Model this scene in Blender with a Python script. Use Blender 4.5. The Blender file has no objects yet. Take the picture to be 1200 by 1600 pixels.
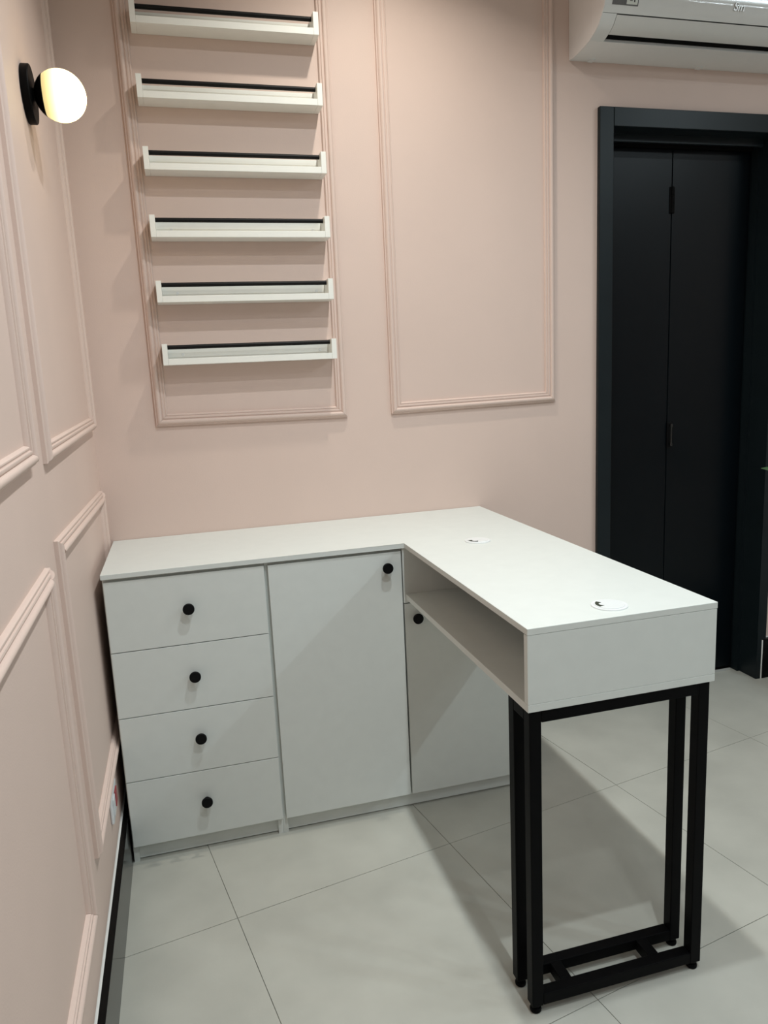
import bpy, bmesh, math, random
from mathutils import Vector, Matrix

S = bpy.context.scene
COL = S.collection
random.seed(4)

# ------------------------------------------------------------------ camera
cam_d = bpy.data.cameras.new('camera')
cam = bpy.data.objects.new('camera', cam_d)
COL.objects.link(cam)
CAM = Vector((0.2725, -2.6331, 1.4125))
YAW, PITCH, ROLL, FPX = 0.2590, -0.1819, -0.0467, 1168.9
fwd = Vector((math.sin(YAW) * math.cos(PITCH), math.cos(YAW) * math.cos(PITCH), math.sin(PITCH)))
rgt = Vector((math.cos(YAW), -math.sin(YAW), 0))
upv = rgt.cross(fwd)
r2 = math.cos(ROLL) * rgt + math.sin(ROLL) * upv
u2 = -math.sin(ROLL) * rgt + math.cos(ROLL) * upv
cam.matrix_world = Matrix(((r2.x, u2.x, -fwd.x, CAM.x), (r2.y, u2.y, -fwd.y, CAM.y),
                           (r2.z, u2.z, -fwd.z, CAM.z), (0, 0, 0, 1)))
cam_d.sensor_fit = 'VERTICAL'
cam_d.sensor_height = 36.0
cam_d.lens = FPX / 1600 * 36.0
cam_d.clip_start = 0.02
S.camera = cam

# ------------------------------------------------------------------ world, light, exposure
W = bpy.data.worlds.new('world')
S.world = W
W.use_nodes = True
W.node_tree.nodes['Background'].inputs[0].default_value = (0.9, 0.92, 0.88, 1)
W.node_tree.nodes['Background'].inputs[1].default_value = 0.05
S.view_settings.view_transform = 'Standard'
S.view_settings.look = 'None'
S.view_settings.gamma = 1.0
S.view_settings.use_curve_mapping = False
S.view_settings.exposure = 0.02

CEIL = 3.02
def downlight(x, y, power, sx=0.055, sy=0.055, col=(0.88, 0.97, 1.0), spread=150):
    d = bpy.data.lights.new('ceiling_downlight', 'AREA')
    d.shape = 'ELLIPSE' if abs(sx - sy) < 1e-6 else 'RECTANGLE'
    d.size, d.size_y = sx, sy
    d.energy = power
    d.color = col
    d.spread = math.radians(spread)
    o = bpy.data.objects.new('ceiling_downlight', d)
    o.location = (x, y, CEIL - 0.012)
    COL.objects.link(o)
# one row of spots over the desk, a second row further right, more behind the camera
WARM, COOL = (1.0, 0.95, 0.84), (0.79, 0.94, 1.0)
downlight(0.98, -0.50, 6.3, col=WARM, spread=124)
for x, y, p in ((0.95, -1.30, 13), (0.95, -2.10, 14.5), (0.95, -2.90, 4), (0.95, -3.70, 4)):
    downlight(x, y, p)
downlight(3.25, -1.50, 10, 0.45, 0.06, col=COOL, spread=170)
downlight(3.90, -2.50, 12, 0.60, 0.06, col=COOL, spread=180)
for x, y, p in ((3.25, -2.90, 13), (3.25, -4.20, 13)):
    downlight(x, y, p, col=COOL, spread=180)

# ------------------------------------------------------------------ materials
def srgb(r, g, b):
    f = lambda v: v / 12.92 if v <= 0.04045 else ((v + 0.055) / 1.055) ** 2.4
    return (f(r / 255), f(g / 255), f(b / 255), 1)

def mat(name, col, rough=0.5, metal=0.0, spec=0.5, noise=0.0, nscale=30.0, bump=0.0, bscale=200.0, coat=0.0,
        stretch=None):
    m = bpy.data.materials.new(name)
    m.use_nodes = True
    nt = m.node_tree
    b = nt.nodes['Principled BSDF']
    b.inputs['Base Color'].default_value = col
    b.inputs['Roughness'].default_value = rough
    b.inputs['Metallic'].default_value = metal
    b.inputs['Specular IOR Level'].default_value = spec
    b.inputs['Coat Weight'].default_value = coat
    b.inputs['Coat Roughness'].default_value = 0.08
    tc = nt.nodes.new('ShaderNodeTexCoord')
    geo = nt.nodes.new('ShaderNodeNewGeometry')
    src = geo.outputs['Position']
    if stretch:
        mp = nt.nodes.new('ShaderNodeMapping')
        mp.inputs['Scale'].default_value = stretch
        nt.links.new(src, mp.inputs['Vector'])
        src = mp.outputs['Vector']
    if noise > 0:
        n = nt.nodes.new('ShaderNodeTexNoise')
        n.inputs['Scale'].default_value = nscale
        n.inputs['Detail'].default_value = 6
        nt.links.new(src, n.inputs['Vector'])
        mx = nt.nodes.new('ShaderNodeMix')
        mx.data_type = 'RGBA'
        lo = [max(0, c * (1 - noise)) for c in col[:3]] + [1]
        hi = [min(1, c * (1 + noise)) for c in col[:3]] + [1]
        mx.inputs['A'].default_value = lo
        mx.inputs['B'].default_value = hi
        rp = nt.nodes.new('ShaderNodeMapRange')
        rp.inputs['From Min'].default_value = 0.3
        rp.inputs['From Max'].default_value = 0.7
        nt.links.new(n.outputs['Fac'], rp.inputs['Value'])
        nt.links.new(rp.outputs['Result'], mx.inputs['Factor'])
        nt.links.new(mx.outputs['Result'], b.inputs['Base Color'])
    if bump > 0:
        n2 = nt.nodes.new('ShaderNodeTexNoise')
        n2.inputs['Scale'].default_value = bscale
        n2.inputs['Detail'].default_value = 3
        nt.links.new(src, n2.inputs['Vector'])
        bp = nt.nodes.new('ShaderNodeBump')
        bp.inputs['Strength'].default_value = bump
        bp.inputs['Distance'].default_value = 0.002
        nt.links.new(n2.outputs['Fac'], bp.inputs['Height'])
        nt.links.new(bp.outputs['Normal'], b.inputs['Normal'])
    return m

M = {}
M['pink'] = mat('pink_wall_paint', (0.695, 0.545, 0.48, 1), 0.55, spec=0.35, noise=0.02, nscale=3, bump=0.12, bscale=260)
M['greywall'] = mat('grey_wall_paint', (0.25, 0.25, 0.25, 1), 0.6, noise=0.02)
M['ceiling'] = mat('ceiling_paint', (0.75, 0.74, 0.71, 1), 0.8, noise=0.01)
M['laminate'] = mat('white_laminate', (0.70, 0.728, 0.70, 1), 0.42, spec=0.4, noise=0.015, nscale=25, bump=0.05, bscale=500)
M['shelfwhite'] = mat('white_shelf_laminate', (0.86, 0.86, 0.81, 1), 0.4, spec=0.4, noise=0.015, nscale=25, bump=0.03, bscale=400)
M['tile'] = mat('grey_porcelain_tile', (0.47, 0.465, 0.415, 1), 0.38, spec=0.35, noise=0.075, nscale=5.5, bump=0.08, bscale=90)
M['grout'] = mat('grout', (0.20, 0.195, 0.17, 1), 0.9, noise=0.35, nscale=14)
M['blackmetal'] = mat('black_powder_coated_steel', (0.003, 0.003, 0.0034, 1), 0.45, spec=0.06, bump=0.05, bscale=600, noise=0.1)
M['blackknob'] = mat('black_knob', (0.003, 0.003, 0.0035, 1), 0.6, spec=0.15, noise=0.1)
M['rod'] = mat('black_rod', (0.004, 0.0035, 0.0035, 1), 0.5, spec=0.2, noise=0.1)
M['doorframe'] = mat('dark_slate_lacquer', (0.0095, 0.0145, 0.0170, 1), 0.34, spec=0.2, noise=0.08, nscale=8)
M['doorpanel'] = mat('black_lacquer_door', (0.0018, 0.0038, 0.0055, 1), 0.32, spec=0.17, noise=0.06, nscale=6)
M['dark'] = mat('black_recess', (0.004, 0.004, 0.004, 1), 0.8, spec=0.1, noise=0.1)
M['baseboard'] = mat('black_polished_baseboard', (0.004, 0.004, 0.004, 1), 0.14, spec=0.10, noise=0.2)
M['caulk'] = mat('white_caulk', (0.82, 0.81, 0.78, 1), 0.6, noise=0.03)
M['ac'] = mat('air_conditioner_plastic', (0.76, 0.78, 0.77, 1), 0.09, spec=0.6, noise=0.01)
M['acside'] = mat('air_conditioner_side_plastic', (0.80, 0.77, 0.75, 1), 0.22, spec=0.5, noise=0.01)
M['acflap'] = mat('air_conditioner_flap', (0.72, 0.73, 0.71, 1), 0.3, spec=0.5, noise=0.01)
M['chrome'] = mat('chrome', (0.8, 0.82, 0.82, 1), 0.3, metal=0.7, noise=0.02)
M['aluminium'] = mat('brushed_aluminium', (0.45, 0.45, 0.43, 1), 0.45, noise=0.05)
M['labelgrey'] = mat('grey_label', (0.13, 0.13, 0.13, 1), 0.5, noise=0.05)
M['labelwhite'] = mat('white_label', (0.7, 0.73, 0.68, 1), 0.5, noise=0.02)
M['labeldark'] = mat('label_print', (0.02, 0.02, 0.02, 1), 0.6, noise=0.05)
M['grommet'] = mat('white_plastic', (0.80, 0.82, 0.82, 1), 0.3, noise=0.01)
M['slot'] = mat('dark_slot', (0.03, 0.035, 0.02, 1), 0.8, noise=0.2)
M['outlet'] = mat('white_outlet_plastic', (0.72, 0.74, 0.76, 1), 0.25, noise=0.01)
M['red'] = mat('red_outlet_plastic', (0.33, 0.012, 0.02, 1), 0.35, noise=0.05)
M['leaf'] = mat('green_leaf', (0.045, 0.11, 0.04, 1), 0.45, noise=0.3, nscale=25)
M['pot'] = mat('grey_pot', (0.2, 0.2, 0.19, 1), 0.6, noise=0.1)
M['soil'] = mat('soil', (0.02, 0.014, 0.01, 1), 0.95, noise=0.4, nscale=60)

def emissive(name, col, strength):
    m = mat(name, col, 0.35, noise=0.01)
    b = m.node_tree.nodes['Principled BSDF']
    b.inputs['Emission Color'].default_value = col
    b.inputs['Emission Strength'].default_value = strength
    return m

# ------------------------------------------------------------------ mesh helpers
def link(name, bm, m, parent=None, smooth=False):
    bmesh.ops.remove_doubles(bm, verts=bm.verts, dist=1e-6)
    bmesh.ops.recalc_face_normals(bm, faces=bm.faces)
    me = bpy.data.meshes.new(name)
    bm.to_mesh(me)
    bm.free()
    me.materials.append(m)
    if smooth:
        for p in me.polygons:
            p.use_smooth = True
        me.set_sharp_from_angle(angle=math.radians(35))
    o = bpy.data.objects.new(name, me)
    COL.objects.link(o)
    if parent:
        o.parent = parent
        o.matrix_parent_inverse = Matrix.Translation(-parent_loc(parent))
    return o

def parent_loc(p):
    # parts keep world coordinates, so only an Empty at a thing's base carries an offset
    return Vector(p.location)

def thing(name, loc, label, cat, group=None):
    o = bpy.data.objects.new(name, None)
    o.empty_display_size = 0.05
    o.location = loc
    COL.objects.link(o)
    o['label'] = label
    o['category'] = cat
    if group:
        o['group'] = group
    return o

def structure(o):
    o['kind'] = 'structure'
    return o

def box(bm, x0, x1, y0, y1, z0, z1, bev=0.0):
    b = bmesh.new()
    bmesh.ops.create_cube(b, size=1)
    for v in b.verts:
        v.co = Vector(((x0 + x1) / 2 + v.co.x * (x1 - x0), (y0 + y1) / 2 + v.co.y * (y1 - y0),
                       (z0 + z1) / 2 + v.co.z * (z1 - z0)))
    if bev > 0:
        bmesh.ops.bevel(b, geom=list(b.edges), offset=bev, segments=2, affect='EDGES', profile=0.5)
    tmp = bpy.data.meshes.new('t')
    b.to_mesh(tmp)
    b.free()
    bm.from_mesh(tmp)
    bpy.data.meshes.remove(tmp)
    return bm

def bx(*a, bev=0.0):
    return box(bmesh.new(), *a, bev=bev)

def lathe(prof, origin, axis, segs=32):
    """prof: list of (radius, distance along axis)"""
    bm = bmesh.new()
    a = Vector(axis).normalized()
    t = Vector((0, 0, 1)) if abs(a.z) < 0.9 else Vector((1, 0, 0))
    e1 = a.cross(t).normalized()
    e2 = a.cross(e1)
    rings = []
    for r, h in prof:
        c = Vector(origin) + a * h
        if r < 1e-6:
            rings.append([bm.verts.new(c)])
        else:
            rings.append([bm.verts.new(c + e1 * r * math.cos(2 * math.pi * k / segs) + e2 * r * math.sin(2 * math.pi * k / segs))
                          for k in range(segs)])
    for A, B in zip(rings, rings[1:]):
        for k in range(segs):
            k2 = (k + 1) % segs
            vs = [A[k % len(A)], A[k2 % len(A)], B[k2 % len(B)], B[k % len(B)]]
            vs = list(dict.fromkeys(vs))
            if len(vs) > 2:
                bm.faces.new(vs)
    for R in (rings[0], rings[-1]):
        if len(R) > 2:
            bm.faces.new(R)
    return bm

def prism(pts, d):
    """closed polygon pts (3D) extruded by vector d"""
    bm = bmesh.new()
    A = [bm.verts.new(p) for p in pts]
    B = [bm.verts.new(Vector(p) + Vector(d)) for p in pts]
    bm.faces.new(A)
    bm.faces.new(B)
    n = len(pts)
    for i in range(n):
        bm.faces.new((A[i], A[(i + 1) % n], B[(i + 1) % n], B[i]))
    return bm

# ================================================================== SETTING
XL = -0.004           # face of the left wall
RX, FY = 4.6, -4.7    # far right / behind the camera
D0, D1, DZ = 1.905, 2.643, 2.268   # door opening

# ---- floor: grout slab with rotated porcelain tiles
bm = bx(XL - 0.15, RX + 0.15, FY - 0.15, 0.22, -0.06, -0.0022)
floor = structure(link('floor', bm, M['grout']))
ANG = math.radians(10.3)
ua = Vector((math.cos(ANG), math.sin(ANG)))
va = Vector((-math.sin(ANG), math.cos(ANG)))
PITCH_T, GAP = 0.657, 0.0019
def clip(poly, axis, val, keep_less):
    out = []
    for i in range(len(poly)):
        a, b = poly[i], poly[(i + 1) % len(poly)]
        ia = (a[axis] <= val) == keep_less
        ib = (b[axis] <= val) == keep_less
        if ia:
            out.append(a)
        if ia != ib:
            t = (val - a[axis]) / (b[axis] - a[axis])
            out.append(a.lerp(b, t))
    return out
for i in range(-2, 9):
    for j in range(-8, 3):
        c0u, c0v = 0.152 + i * PITCH_T + GAP / 2, -0.843 + j * PITCH_T + GAP / 2
        c1u, c1v = c0u + PITCH_T - GAP, c0v + PITCH_T - GAP
        poly = [ua * a + va * b for a, b in ((c0u, c0v), (c1u, c0v), (c1u, c1v), (c0u, c1v))]
        for ax, v, l in ((0, XL, False), (0, RX, True), (1, FY, False), (1, 0.16, True)):
            if len(poly) > 2:
                poly = clip(poly, ax, v, l)
        if len(poly) < 3:
            continue
        dz = random.uniform(-0.0003, 0.0)
        bm = prism([(p.x, p.y, -0.006) for p in poly], (0, 0, 0.006 + dz))
        tile = link('tile', bm, M['tile'], floor)

# ---- walls
bm = bmesh.new()
box(bm, XL - 0.15, D0 - 0.008, 0.0, 0.2, -0.02, CEIL)
box(bm, D1 + 0.008, RX + 0.15, 0.0, 0.2, -0.02, CEIL)
box(bm, D0 - 0.008, D1 + 0.008, 0.0, 0.2, DZ + 0.008, CEIL)
structure(link('wall_back', bm, M['pink']))
structure(link('wall_left', bx(XL - 0.15, XL, FY, 0.0, -0.02, CEIL), M['pink']))
structure(link('wall_right', bx(RX, RX + 0.15, FY, 0.0, -0.02, CEIL), M['pink']))
structure(link('wall_front', bx(XL - 0.15, RX + 0.15, FY - 0.15, FY, -0.02, CEIL), M['greywall']))
structure(link('ceiling', bx(XL - 0.15, RX + 0.15, FY - 0.15, 0.2, CEIL, CEIL + 0.1), M['ceiling']))

# ---- baseboards
bb = structure(link('baseboard_left', bx(XL, 0.0165, FY, -0.001, 0.0, 0.150, bev=0.001), M['baseboard']))
bm = prism([(XL, 0, 0.150), (XL + 0.0045, 0, 0.150), (XL + 0.002, 0, 0.153), (XL, 0, 0.157)], (0, FY + 0.002, 0))
link('caulk_line', bm, M['caulk'], bb)
structure(link('baseboard_back', bx(0.018, 1.842, -0.014, 0, 0, 0.17, bev=0.001), M['baseboard']))
bb = structure(link('baseboard_right', bx(2.671, RX, -0.021, 0, 0, 0.182, bev=0.001), M['baseboard']))
link('raw_edge', bx(2.666, 2.671, -0.021, 0, 0, 0.179), M['caulk'], bb)
link('caulk_line', bx(2.6875, RX, -0.004, 0, 0.182, 0.186), M['caulk'], bb)

# ---- picture frame mouldings
TW = 0.040
PROF = [(0, -0.0005), (0, 0.007), (0.0015, 0.0085), (0.004, 0.0088), (0.005, 0.011), (0.0075, 0.0138), (0.011, 0.0152),
        (0.015, 0.0152), (0.0185, 0.0135), (0.0205, 0.0105), (0.0212, 0.0082), (0.0235, 0.0082), (0.0243, 0.0098),
        (0.027, 0.0103), (0.0297, 0.0095), (0.0305, 0.0068), (0.0335, 0.0066), (0.0345, 0.0078), (0.037, 0.0075),
        (0.039, 0.005), (0.04, -0.0005)]
PROF = [(s, h * 1.2 if h > 0 else h) for s, h in PROF]
def frame(name, corners, nrm, flips=(False,) * 4):
    """corners: outer corners BL, BR, TR, TL (3D) on the wall plane"""
    C = [Vector(c) for c in corners]
    e_h = (C[1] - C[0]).normalized()
    e_v = (C[3] - C[0]).normalized()
    I = [C[0] + e_h * TW + e_v * TW, C[1] - e_h * TW + e_v * TW, C[2] - e_h * TW - e_v * TW, C[3] + e_h * TW - e_v * TW]
    n = Vector(nrm)
    root = bpy.data.objects.new(name, None)
    root.empty_display_size = 0.05
    root.location = (C[0] + C[1]) / 2
    COL.objects.link(root)
    structure(root)
    for k in range(4):
        a, b = k, (k + 1) % 4
        bm = bmesh.new()
        pr = PROF if not flips[k] else [(TW - s, h) for s, h in reversed(PROF)]
        g = 0.0004
        ed = (C[b] - C[a]).normalized()
        A = [bm.verts.new(C[a].lerp(I[a], s / TW) + n * h + ed * g) for s, h in pr]
        B = [bm.verts.new(C[b].lerp(I[b], s / TW) + n * h - ed * g) for s, h in pr]
        for i in range(len(pr)):
            j = (i + 1) % len(pr)
            bm.faces.new((A[i], A[j], B[j], B[i]))
        bm.faces.new(A)
        bm.faces.new(B)
        link('moulding_strip', bm, M['pink'], root, smooth=True)
    return root
TT = 2.84
frame('trim_1', [(0.1955, 0, 1.2755), (0.851, 0, 1.268), (0.8575, 0, TT), (0.187, 0, TT)], (0, -1, 0))
frame('trim_2', [(1.0138, 0, 1.2695), (1.6678, 0, 1.280), (1.6678, 0, TT), (1.0138, 0, TT)], (0, -1, 0))
frame('trim_3', [(XL, -0.983, 1.264), (XL, -0.045, 1.280), (XL, -0.055, TT), (XL, -0.985, TT)], (1, 0, 0))
frame('trim_4', [(XL, -0.975, 0.362), (XL, -0.040, 0.362), (XL, -0.035, 1.078), (XL, -0.983, 1.102)], (1, 0, 0),
      (False, False, True, False))
frame('trim_5', [(XL, -2.05, 1.245), (XL, -1.113, 1.276), (XL, -1.115, TT), (XL, -2.05, TT)], (1, 0, 0))
frame('trim_6', [(XL, -2.05, 0.325), (XL, -1.113, 0.316), (XL, -1.108, 1.076), (XL, -2.05, 1.058)], (1, 0, 0),
      (False, False, True, False))

# ---- door: casing, jambs, header, track and two folding panels
def empty_struct(name, loc):
    o = bpy.data.objects.new(name, None)
    o.empty_display_size = 0.05
    o.location = loc
    COL.objects.link(o)
    return structure(o)
door = empty_struct('door_1', ((D0 + D1) / 2, 0, 0))
CW = 0.058
link('casing', bx(D0 - CW, D0, -0.019, -0.0005, 0, DZ + 0.066, bev=0.002), M['doorframe'], door)
CR, NZ, NX = 2.687, 0.183, 2.6655   # right casing is notched at the foot where the baseboard runs in
bm = prism([(D1, -0.0005, 0), (NX, -0.0005, 0), (NX, -0.0005, NZ), (CR, -0.0005, NZ), (CR, -0.0005, DZ + 0.066), (D1, -0.0005, DZ + 0.066)], (0, -0.0185, 0))
link('casing', bm, M['doorframe'], door)
link('casing', bx(D0 + 0.0008, D1 - 0.0008, -0.019, -0.0005, DZ, DZ + 0.066, bev=0.002), M['doorframe'], door)
link('jamb', bx(D0 - 0.0075, D0 - 0.0003, -0.0004, 0.19, 0, DZ), M['doorframe'], door)
bm = bx(D1 + 0.0003, D1 + 0.0075, -0.0004, 0.19, 0, DZ)
box(bm, D1 - 0.012, D1 + 0.0003, 0.085, 0.155, 0, DZ)
link('jamb', bm, M['doorframe'], door)
bm = bx(D0, D1, -0.0004, 0.19, DZ + 0.0003, DZ + 0.0075)
box(bm, D0, D1 - 0.012, 0.058, 0.072, DZ - 0.028, DZ + 0.0003)
link('header', bm, M['doorframe'], door)
link('ceiling_track', bx(D0 + 0.01, D1 - 0.02, 0.105, 0.16, DZ - 0.03, DZ), M['dark'], door)
link('backing', bx(D0, D1, 0.18, 0.19, 0, DZ), M['dark'], door)
XM = 2.256
p1 = link('door_panel', bx(D0 + 0.003, XM - 0.0015, 0.12, 0.152, 0.016, DZ - 0.032, bev=0.0015), M['doorpanel'], door)
p2 = link('door_panel', bx(XM + 0.0015, D1 - 0.02, 0.12, 0.152, 0.016, DZ - 0.032, bev=0.0015), M['doorpanel'], door)
bm = bx(XM - 0.011, XM + 0.011, 0.116, 0.1205, 1.995, 2.096, bev=0.001)
for k in range(3):
    lz = 1.996 + k * 0.0335
    t = lathe([(0.006, 0), (0.006, 0.032)], (XM, 0.115, lz), (0, 0, 1), 12)
    me = bpy.data.meshes.new('t'); t.to_mesh(me); t.free(); bm.from_mesh(me); bpy.data.meshes.remove(me)
link('hinge', bm, M['dark'], p1)
bm = bx(XM - 0.002, XM + 0.020, 0.113, 0.1198, 1.050, 1.160, bev=0.003)
h = link('handle', bm, M['blackknob'], p2)
bm = lathe([(0.0, 0), (0.006, 0.001), (0.007, 0.006), (0.004, 0.02), (0.004, 0.075), (0.007, 0.089), (0.006, 0.094), (0, 0.095)],
           (XM + 0.010, 0.103, 1.058), (0, 0, 1), 14)
link('pull', bm, mat('polished_black', (0.01, 0.01, 0.01, 1), 0.06, spec=0.8, noise=0.05), p2, smooth=True)
link('floor_track', bx(D0 + 0.01, D1 - 0.02, 0.124, 0.148, 0.0, 0.014), M['blackmetal'], door)
link('track_edge', bx(D0 + 0.01, D1 - 0.03, 0.108, 0.1145, 0.0, 0.008), M['aluminium'], door)

# ================================================================== DESK (L-shaped worktop with open compartment and steel legs)
X0, XI, XR, YD, YE, H, HB = 0.0193, 0.9018, 1.3477, -0.4827, -1.3287, 0.90, 0.7202
TT2 = 0.0142
desk = thing('corner_desk', (XI, -0.9, 0), 'white L-shaped desk with an open shelf compartment and black steel end legs', 'desk')
pts = [(X0, -0.002), (X0, YD), (XI, YD), (XI, YE), (XR + 0.0012, YE), (XR + 0.0012, -0.002)]
bm = prism([(x, y, H - TT2) for x, y in pts], (0, 0, TT2))
bmesh.ops.bevel(bm, geom=list(bm.edges), offset=0.0007, segments=1, affect='EDGES')
link('worktop', bm, M['laminate'], desk)
link('shelf_board', bx(XI, XR, YE, -0.4775, HB, HB + 0.0165, bev=0.0006), M['laminate'], desk)
link('end_panel', bx(XI, XR, YE + 0.0003, YE + 0.0165, HB + 0.0170, H - TT2 - 0.0006, bev=0.0006), M['laminate'], desk)
link('back_panel', bx(XR - 0.016, XR, YE + 0.017, -0.4775, HB + 0.0168, H - TT2 - 0.0004, bev=0.0005), M['laminate'], desk)
link('inner_panel', bx(0.8950, XR, -0.4768, -0.4615, HB - 0.012, H - TT2 - 0.0004, bev=0.0005), M['laminate'], desk)
TB = 0.027
LX = [(0.9055, 0.9325), (1.3105, 1.3375)]
LY = [(-1.3262, -1.2992), (-1.2495, -1.2225)]
for xa, xb in LX:
    for ya, yb in LY:
        leg = link('leg', bx(xa, xb, ya, yb, 0.0195, HB - 0.0004, bev=0.0018), M['blackmetal'], desk)
        cx, cy = (xa + xb) / 2, (ya + yb) / 2
        bm = lathe([(0.0, 0), (0.0105, 0.0), (0.0125, 0.002), (0.013, 0.006), (0.0115, 0.0105), (0.006, 0.0125), (0.006, 0.0145), (0.0105, 0.0145),
                    (0.0105, 0.0197), (0, 0.0197)], (cx, cy, 0), (0, 0, 1), 20)
        link('leveling_foot', bm, M['blackmetal'], leg, smooth=True)
for ya, yb in LY:
    link('top_rail', bx(LX[0][1] + 0.0003, LX[1][0] - 0.0003, ya, yb, HB - TB, HB - 0.0004, bev=0.0015), M['blackmetal'], desk)
    link('bottom_rail', bx(LX[0][1] + 0.0003, LX[1][0] - 0.0003, ya, yb, 0.0205, 0.0475, bev=0.0015), M['blackmetal'], desk)
for xa, xb in LX:
    link('side_rail', bx(xa, xb, LY[0][1] + 0.0003, LY[1][0] - 0.0003, HB - TB, HB - 0.0004, bev=0.0015), M['blackmetal'], desk)
for xa in (0.9885, 1.2150):
    link('cross_bar', bx(xa, xa + TB, LY[0][1] + 0.0003, LY[1][0] - 0.0003, 0.0205, 0.0475, bev=0.0015), M['blackmetal'], desk)
for sx in (1.0, 1.24):
    bm = lathe([(0.0, 0), (0.0035, 0.0), (0.004, 0.003), (0.0, 0.003)], (sx, -1.3127, HB - TB - 0.003), (0, 0, 1), 12)
    link('screw', bm, M['chrome'], desk)

def grommet(cx, cy, rot):
    bm = lathe([(0.0385, 0.0), (0.0390, 0.0010), (0.0385, 0.0024), (0.0360, 0.0030), (0.0345, 0.0026), (0.0340, 0.0022), (0.0333, 0.0022), (0.0325, 0.0042),
                (0.0, 0.0044)], (cx, cy, H), (0, 0, 1), 48)
    g = link('cable_grommet', bm, M['grommet'], desk, smooth=True)
    # curved cable opening
    def P(r, a):
        return (cx + r * math.cos(a + rot), cy + r * math.sin(a + rot), H + 0.0040)
    out = [P(0.030, math.radians(t)) for t in range(-38, 39, 8)]
    inn = [P(0.019 + 0.004 * math.cos(math.radians(t * 3)), math.radians(t)) for t in range(38, -39, -8)]
    link('cable_opening', prism(out + inn, (0, 0, 0.0008)), M['slot'], g)
grommet(1.115, -0.5525, math.radians(215))
grommet(1.129, -1.2600, math.radians(165))

# ================================================================== CABINETS
FF, FB = -0.4765, -0.4612      # front and back of drawer / door fronts
KNOB = [(r, h * 0.78) for r, h in [(0.0, 0.0), (0.0085, 0.0), (0.0085, 0.002), (0.0058, 0.004), (0.0055, 0.014), (0.0075, 0.0175), (0.0150, 0.0200), (0.0165, 0.0220),
        (0.0165, 0.0290), (0.0155, 0.0305), (0.0, 0.0310)]]
def knob(x, z, parent):
    link('knob', lathe(KNOB, (x, FF, z), (0, -1, 0), 28), M['blackknob'], parent, smooth=True)

def carcass(x0, x1, zt, parent):
    bm = bmesh.new()
    t = 0.0155
    box(bm, x0, x0 + t, FB + 0.0006, -0.016, 0.0, zt)
    box(bm, x1 - t, x1, FB + 0.0006, -0.016, 0.0, zt)
    box(bm, x0 + t, x1 - t, FB + 0.0006, -0.016, 0.058, 0.0735)
    box(bm, x0 + t, x1 - t, FB + 0.0006, -0.016, zt - t, zt)
    box(bm, x0 + t, x1 - t, -0.022, -0.016, 0.0735, zt - t)
    link('carcass', bm, M['laminate'], parent)
    link('plinth', bx(x0 + t + 0.0003, x1 - t - 0.0003, FB + 0.012, FB + 0.0275, 0.004, 0.0575), M['laminate'], parent)

cab = thing('drawer_cabinet', (0.246, -0.24, 0), 'white four-drawer cabinet with black knobs beside the left pink wall', 'cabinet')
carcass(0.0205, 0.4715, H - TT2 - 0.0006, cab)
zs = [0.0565, 0.2668, 0.4672, 0.6672, 0.8765]
for k in range(4):
    dr = link('drawer', bx(0.0240, 0.4708, FF, FB, zs[k] + 0.0013, zs[k + 1] - 0.0013, bev=0.0007), M['laminate'], cab)
    knob(0.2475, [0.1715, 0.3775, 0.5715, 0.7775][k], dr)

cab2 = thing('door_cabinet', (0.91, -0.24, 0), 'white two-door cabinet under the corner of the desk', 'cabinet')
carcass(0.4722, 1.3465, H - TT2 - 0.0006, cab2)
link('divider', bx(0.886, 0.8935, FB + 0.0006, -0.024, 0.0745, H - 0.032), M['laminate'], cab2)
d1 = link('door', bx(0.4823, 0.8912, FF, FB, 0.0568, 0.8748, bev=0.0007), M['laminate'], cab2)
knob(0.8430, 0.8300, d1)
d2 = link('door', bx(0.8965, 1.3455, FF, FB, 0.0568, 0.7045, bev=0.0007), M['laminate'], cab2)
knob(0.9335, 0.6577, d2)

# ================================================================== WALL SHELVES
def make_shelf(zb, label):
    x0, x1, d, h = 0.2385, 0.8095, 0.080, 0.0665
    t = 0.0165
    r = thing('picture_ledge', ((x0 + x1) / 2, 0, zb), label, 'shelf', 'narrow wall shelves with black rail')
    for a, b in ((x0, x0 + t), (x1 - t, x1)):
        link('end_panel', bx(a, b, -d, -0.001, zb, zb + h, bev=0.0005), M['shelfwhite'], r)
    link('bottom_board', bx(x0 + t + 0.0003, x1 - t - 0.0003, -d + 0.0155, -0.001, zb, zb + 0.012, bev=0.0004), M['shelfwhite'], r)
    link('front_lip', bx(x0 + t + 0.0003, x1 - t - 0.0003, -d, -d + 0.0152, zb, zb + 0.0195, bev=0.0005), M['shelfwhite'], r)
    bk = link('back_board', bx(x0 + t + 0.0003, x1 - t - 0.0003, -0.013, -0.001, zb + 0.0125, zb + 0.0575, bev=0.0004), M['shelfwhite'], r)
    for sx in (x0 + 0.065, x1 - 0.045):
        bm = lathe([(0.0, 0.0), (0.0052, 0.0), (0.0045, 0.0012), (0.0, 0.0014)], (sx, -0.013, zb + 0.034), (0, -1, 0), 16)
        link('screw_cap', bm, M['grommet'], bk)
    bm = lathe([(0.0070, 0.0), (0.0070, x1 - x0 - 2 * t - 0.0006)], (x0 + t + 0.0003, -0.048, zb + h - 0.0095), (1, 0, 0), 16)
    link('rail', bm, M['rod'], r, smooth=True)
    return r
names = ['narrow white wall shelf with black rail, lowest of the six, just above the moulding',
         'narrow white wall shelf with black rail, second from the bottom of the column',
         'narrow white wall shelf with black rail, third from the bottom of the column',
         'narrow white wall shelf with black rail, third from the top of the column',
         'narrow white wall shelf with black rail, second from the top, level with the globe lamp',
         'narrow white wall shelf with black rail, topmost of the six']
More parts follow.
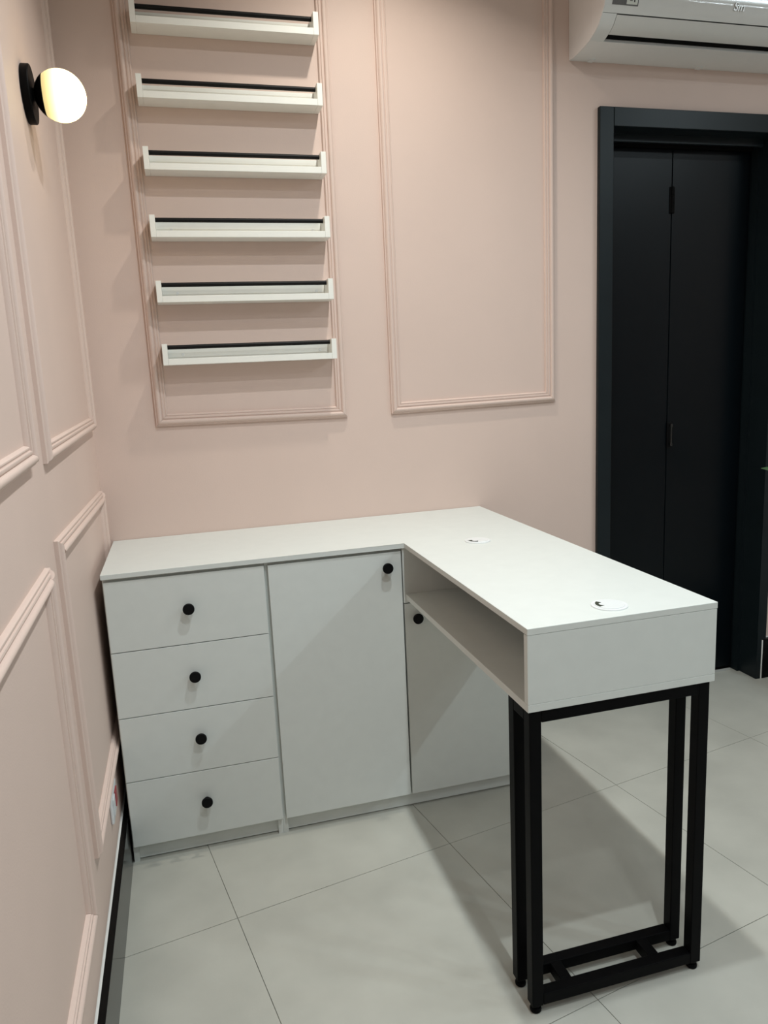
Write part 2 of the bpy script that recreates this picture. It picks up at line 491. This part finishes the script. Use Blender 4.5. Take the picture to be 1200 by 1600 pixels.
for zb, nm in zip([1.473, 1.669, 1.867, 2.066, 2.271, 2.478], names):
    make_shelf(zb, nm)

# ================================================================== WALL LAMP
LY0, LZ0 = -0.608, 2.088
lamp = thing('wall_sconce', (XL, LY0, LZ0), 'lit frosted globe wall lamp on a round black plate, left wall', 'lamp')
link('wall_plate', lathe([(0.0, 0.0005), (0.062, 0.0005), (0.063, 0.002), (0.063, 0.0165), (0.0615, 0.0185), (0.0, 0.0190)],
                         (XL, LY0, LZ0), (1, 0, 0), 48), M['blackmetal'], lamp, smooth=True)
R, GX = 0.0565, 0.0735
prof = [(0.0, 0.0)]
a_cut = math.acos((GX - 0.0385) / R)
cup, glb = [], []
for k in range(11):
    a = a_cut * k / 10
    cup.append((max(0.0, (R + 0.0012) * math.sin(a)), -(R + 0.0012) * math.cos(a)))
cup2 = cup + [(R * math.sin(a_cut) * 0.98, -R * math.cos(a_cut)), (0.0, -R * math.cos(a_cut))]
for k in range(25):
    a = a_cut + (math.pi - a_cut) * k / 24
    glb.append((max(0.0, R * math.sin(a)), -R * math.cos(a)))
link('cup', lathe(cup2, (GX, LY0, LZ0), (1, 0, 0), 40), M['blackmetal'], lamp, smooth=True)
link('neck', lathe([(0.014, 0.0), (0.014, 0.012)], (XL + 0.0185, LY0, LZ0), (1, 0, 0), 20), M['blackmetal'], lamp, smooth=True)
glass = emissive('lit_opal_glass', (1.0, 0.78, 0.34, 1), 1.0)
nt = glass.node_tree
b = nt.nodes['Principled BSDF']
# the bulb sits towards the front of the globe: brighter and whiter glass there, dimmer and yellower next to the cup
geo = nt.nodes.new('ShaderNodeNewGeometry')
sep = nt.nodes.new('ShaderNodeSeparateXYZ')
nt.links.new(geo.outputs['Position'], sep.inputs[0])
mr = nt.nodes.new('ShaderNodeMapRange')
mr.interpolation_type = 'SMOOTHSTEP'
mr.inputs['From Min'].default_value = GX - 0.034
mr.inputs['From Max'].default_value = GX + 0.045
mr.inputs['To Min'].default_value = 0.9
mr.inputs['To Max'].default_value = 9.0
nt.links.new(sep.outputs['X'], mr.inputs['Value'])
nt.links.new(mr.outputs['Result'], b.inputs['Emission Strength'])
b.inputs['Base Color'].default_value = (0.0, 0.0, 0.0, 1)
for lk in list(b.inputs['Base Color'].links):
    nt.links.remove(lk)
link('globe', lathe(glb, (GX, LY0, LZ0), (1, 0, 0), 48), glass, lamp, smooth=True)

# ================================================================== WALL OUTLET
out = thing('wall_outlet', (XL, -0.63, 0.285), 'white wall outlet with a red socket low on the left wall', 'outlet')
oy, oz = -0.605, 0.292
link('face_plate', bx(XL + 0.0003, XL + 0.0085, oy - 0.060, oy + 0.060, oz - 0.038, oz + 0.038, bev=0.0038), M['outlet'], out)
link('red_socket', bx(XL + 0.0085, XL + 0.0115, oy + 0.006, oy + 0.042, oz - 0.022, oz + 0.022, bev=0.001), M['red'], out)
link('socket_module', bx(XL + 0.0085, XL + 0.0110, oy - 0.042, oy - 0.006, oz - 0.022, oz + 0.024, bev=0.001), M['outlet'], out)

# ================================================================== AIR CONDITIONER
AX0, AX1 = 1.732, 2.640
ac = thing('air_conditioner', ((AX0 + AX1) / 2, 0, 2.48), 'glossy white split air conditioner mounted above the black door', 'air conditioner')
lower = [(0.0, 2.4845), (-0.023, 2.4825), (-0.060, 2.4845), (-0.100, 2.4880), (-0.138, 2.4950)]
flapc = [(-0.150, 2.4995), (-0.175, 2.5085), (-0.197, 2.5215), (-0.2165, 2.5445)]
upper = [(-0.2185, 2.5490), (-0.2300, 2.5630), (-0.2362, 2.5790), (-0.2398, 2.6020), (-0.2420, 2.6500), (-0.2420, 2.7000), (-0.2330, 2.7450), (-0.2150, 2.7720),
         (-0.180, 2.7840)]
prof_all = lower + flapc + upper + [(0.0, 2.7880)]
def sweep(profile, x0, x1, close=True):
    return prism([(x0, y, z) for y, z in profile], (x1 - x0, 0, 0))
# side cheeks
for a, bb_ in ((AX0, AX0 + 0.003), (AX1 - 0.003, AX1)):
    bm = sweep([(min(y, -0.0005), z) for y, z in prof_all], a, bb_)
    link('side_panel', bm, M['acside'], ac)
# front cover (upper)
bm = sweep(upper + [(-0.0005, 2.7875), (-0.0005, 2.56), (-0.20, 2.5540)], AX0 + 0.0033, AX1 - 0.0033)
cov = link('front_cover', bm, M['ac'], ac, smooth=True)
# lower body: bottom tray plus cheeks beside the flap
FX0, FX1 = 1.789, AX1 - 0.057
bm = bmesh.new()
t = sweep([(min(y, -0.0005), z) for y, z in lower] + [(-0.135, 2.505), (-0.0005, 2.50)], AX0 + 0.0033, AX1 - 0.0033)
me = bpy.data.meshes.new('t'); t.to_mesh(me); t.free(); bm.from_mesh(me); bpy.data.meshes.remove(me)
for a, b_ in ((AX0 + 0.0033, FX0 - 0.002), (FX1 + 0.002, AX1 - 0.0033)):
    t = sweep([(-0.1381, 2.4951)] + flapc + [(-0.2180, 2.5480), (-0.19, 2.5530), (-0.14, 2.52)], a, b_)
    me = bpy.data.meshes.new('t'); t.to_mesh(me); t.free(); bm.from_mesh(me); bpy.data.meshes.remove(me)
link('lower_body', bm, M['ac'], ac, smooth=True)
link('outlet_void', sweep([(-0.138, 2.506), (-0.155, 2.512), (-0.190, 2.530), (-0.205, 2.5465), (-0.06, 2.5465), (-0.06, 2.506)], FX0 - 0.001, FX1 + 0.001),
     M['dark'], ac)
bm = sweep([(-0.1650, 2.5062), (-0.180, 2.5118), (-0.1985, 2.5235), (-0.2172, 2.5455), (-0.2140, 2.5468), (-0.1960, 2.5267), (-0.1780, 2.5152), (-0.1645, 2.5097)],
           FX0, FX1)
link('air_flap', bm, M['acflap'], ac, smooth=True)
for px in (1.80, 2.25):
    link('foot_tab', bx(px, px + 0.02, -0.03, -0.008, 2.4795, 2.4835), M['ac'], ac)
# label with a small key icon
def on_front(x0, x1, z0, z1, off, thick):
    def yz(z):
        for (ya, za), (yb, zb_) in zip(upper, upper[1:]):
            if za <= z <= zb_:
                t_ = (z - za) / (zb_ - za)
                return ya + (yb - ya) * t_
        return upper[0][0]
    zs_ = sorted({z0, z1} | {z for _, z in upper if z0 < z < z1})
    front = [(yz(z) - off - thick, z) for z in zs_]
    back = [(yz(z) - off, z) for z in reversed(zs_)]
    return prism([(x0, y, z) for y, z in front + back], (x1 - x0, 0, 0))
lab = link('label', on_front(1.7600, 1.8560, 2.5680, 2.6100, 0.0003, 0.0008), M['labelgrey'], cov)
lab2 = link('label_panel', on_front(1.8120, 1.8525, 2.5712, 2.6080, 0.0012, 0.0004), M['labelwhite'], cov)
link('label_print', on_front(1.7665, 1.7990, 2.5835, 2.5860, 0.0012, 0.0004), M['labeldark'], cov)
link('label_print', on_front(1.8230, 1.8330, 2.5800, 2.5820, 0.0017, 0.0004), M['labeldark'], cov)
link('label_print', on_front(1.8385, 1.8425, 2.5775, 2.5865, 0.0017, 0.0004), M['labeldark'], cov)
fc = bpy.data.curves.new('logo_text', 'FONT')
fc.body = 'Sm'
fc.size = 0.036
fc.extrude = 0.0012
fc.bevel_depth = 0.0006
fc.shear = 0.25
to = bpy.data.objects.new('logo_text', fc)
COL.objects.link(to)
to.matrix_world = Matrix.Translation((2.222, -0.2385, 2.5790)) @ Matrix.Rotation(math.radians(102), 4, 'X')
bpy.context.view_layer.update()
dg = bpy.context.evaluated_depsgraph_get()
me = bpy.data.meshes.new_from_object(to.evaluated_get(dg))
me.transform(to.matrix_world)
bpy.data.objects.remove(to)
me.materials.clear()
me.materials.append(M['chrome'])
lo = bpy.data.objects.new('logo', me)
COL.objects.link(lo)
lo.parent = cov

# ================================================================== POTTED PLANT (mostly past the right edge of the photo)
PX, PY = 2.78, -0.30
plant = thing('potted_plant', (PX, PY, 0), 'potted plant at the far right edge, one green leaf tip beside the black door', 'plant')
link('pot', lathe([(0.0, 0.0), (0.085, 0.0), (0.09, 0.01), (0.115, 0.24), (0.12, 0.25), (0.112, 0.255), (0.104, 0.24), (0.0, 0.235)], (PX, PY, 0), (0, 0, 1), 32),
     M['pot'], plant, smooth=True)
link('soil', lathe([(0.0, 0.0), (0.101, 0.0), (0.06, 0.006), (0.0, 0.009)], (PX, PY, 0.236), (0, 0, 1), 24), M['soil'], plant, smooth=True)
def leaf(base, tip, width, parent, tilt=0.0, arch=0.10):
    base, tip = Vector(base), Vector(tip)
    bm = bmesh.new()
    side = (tip - base).cross(Vector((0, 0, 1))).normalized()
    side = (side + Vector((0, 0, tilt))).normalized()
    rows = []
    n = 12
    for k in range(n + 1):
        t_ = k / n
        p = base.lerp(tip, t_) + Vector((0, 0, arch * math.sin(math.pi * t_) * (tip - base).length))
        w = width * (math.sin(math.pi * min(1, max(0.02, (t_ - 0.25) / 0.75))) ** 0.8 if t_ > 0.25 else 0.06) + 0.0012
        rows.append([bm.verts.new(p - side * w + Vector((0, 0, 0.2 * w))), bm.verts.new(p), bm.verts.new(p + side * w + Vector((0, 0, 0.2 * w))),
                     bm.verts.new(p - Vector((0, 0, 0.0015)))])
    for A, B in zip(rows, rows[1:]):
        for q in range(4):
            bm.faces.new((A[q], A[(q + 1) % 4], B[(q + 1) % 4], B[q]))
    bm.faces.new(rows[0]); bm.faces.new(rows[-1])
    link('leaf', bm, M['leaf'], parent, smooth=True)
link('stem', lathe([(0.009, 0.0), (0.007, 0.35), (0.005, 0.70), (0.0, 0.72)], (PX, PY, 0.236), (0, 0, 1), 12), M['leaf'], plant, smooth=True)
leaf((PX, PY, 0.87), (2.412, -0.25, 0.990), 0.026, plant, tilt=0.7, arch=0.03)
for az, el, L_, zb in ((70, 0.25, 0.34, 0.9), (-60, 0.3, 0.36, 0.8), (10, 0.3, 0.4, 0.84), (-15, 0.6, 0.42, 0.93), (35, 0.8, 0.4, 0.94), (-120, 0.5, 0.24, 0.9)):
    a = math.radians(az)
    leaf((PX, PY, zb), (PX + L_ * math.cos(a), min(PY + L_ * math.sin(a), -0.05), zb + L_ * el), 0.036, plant)
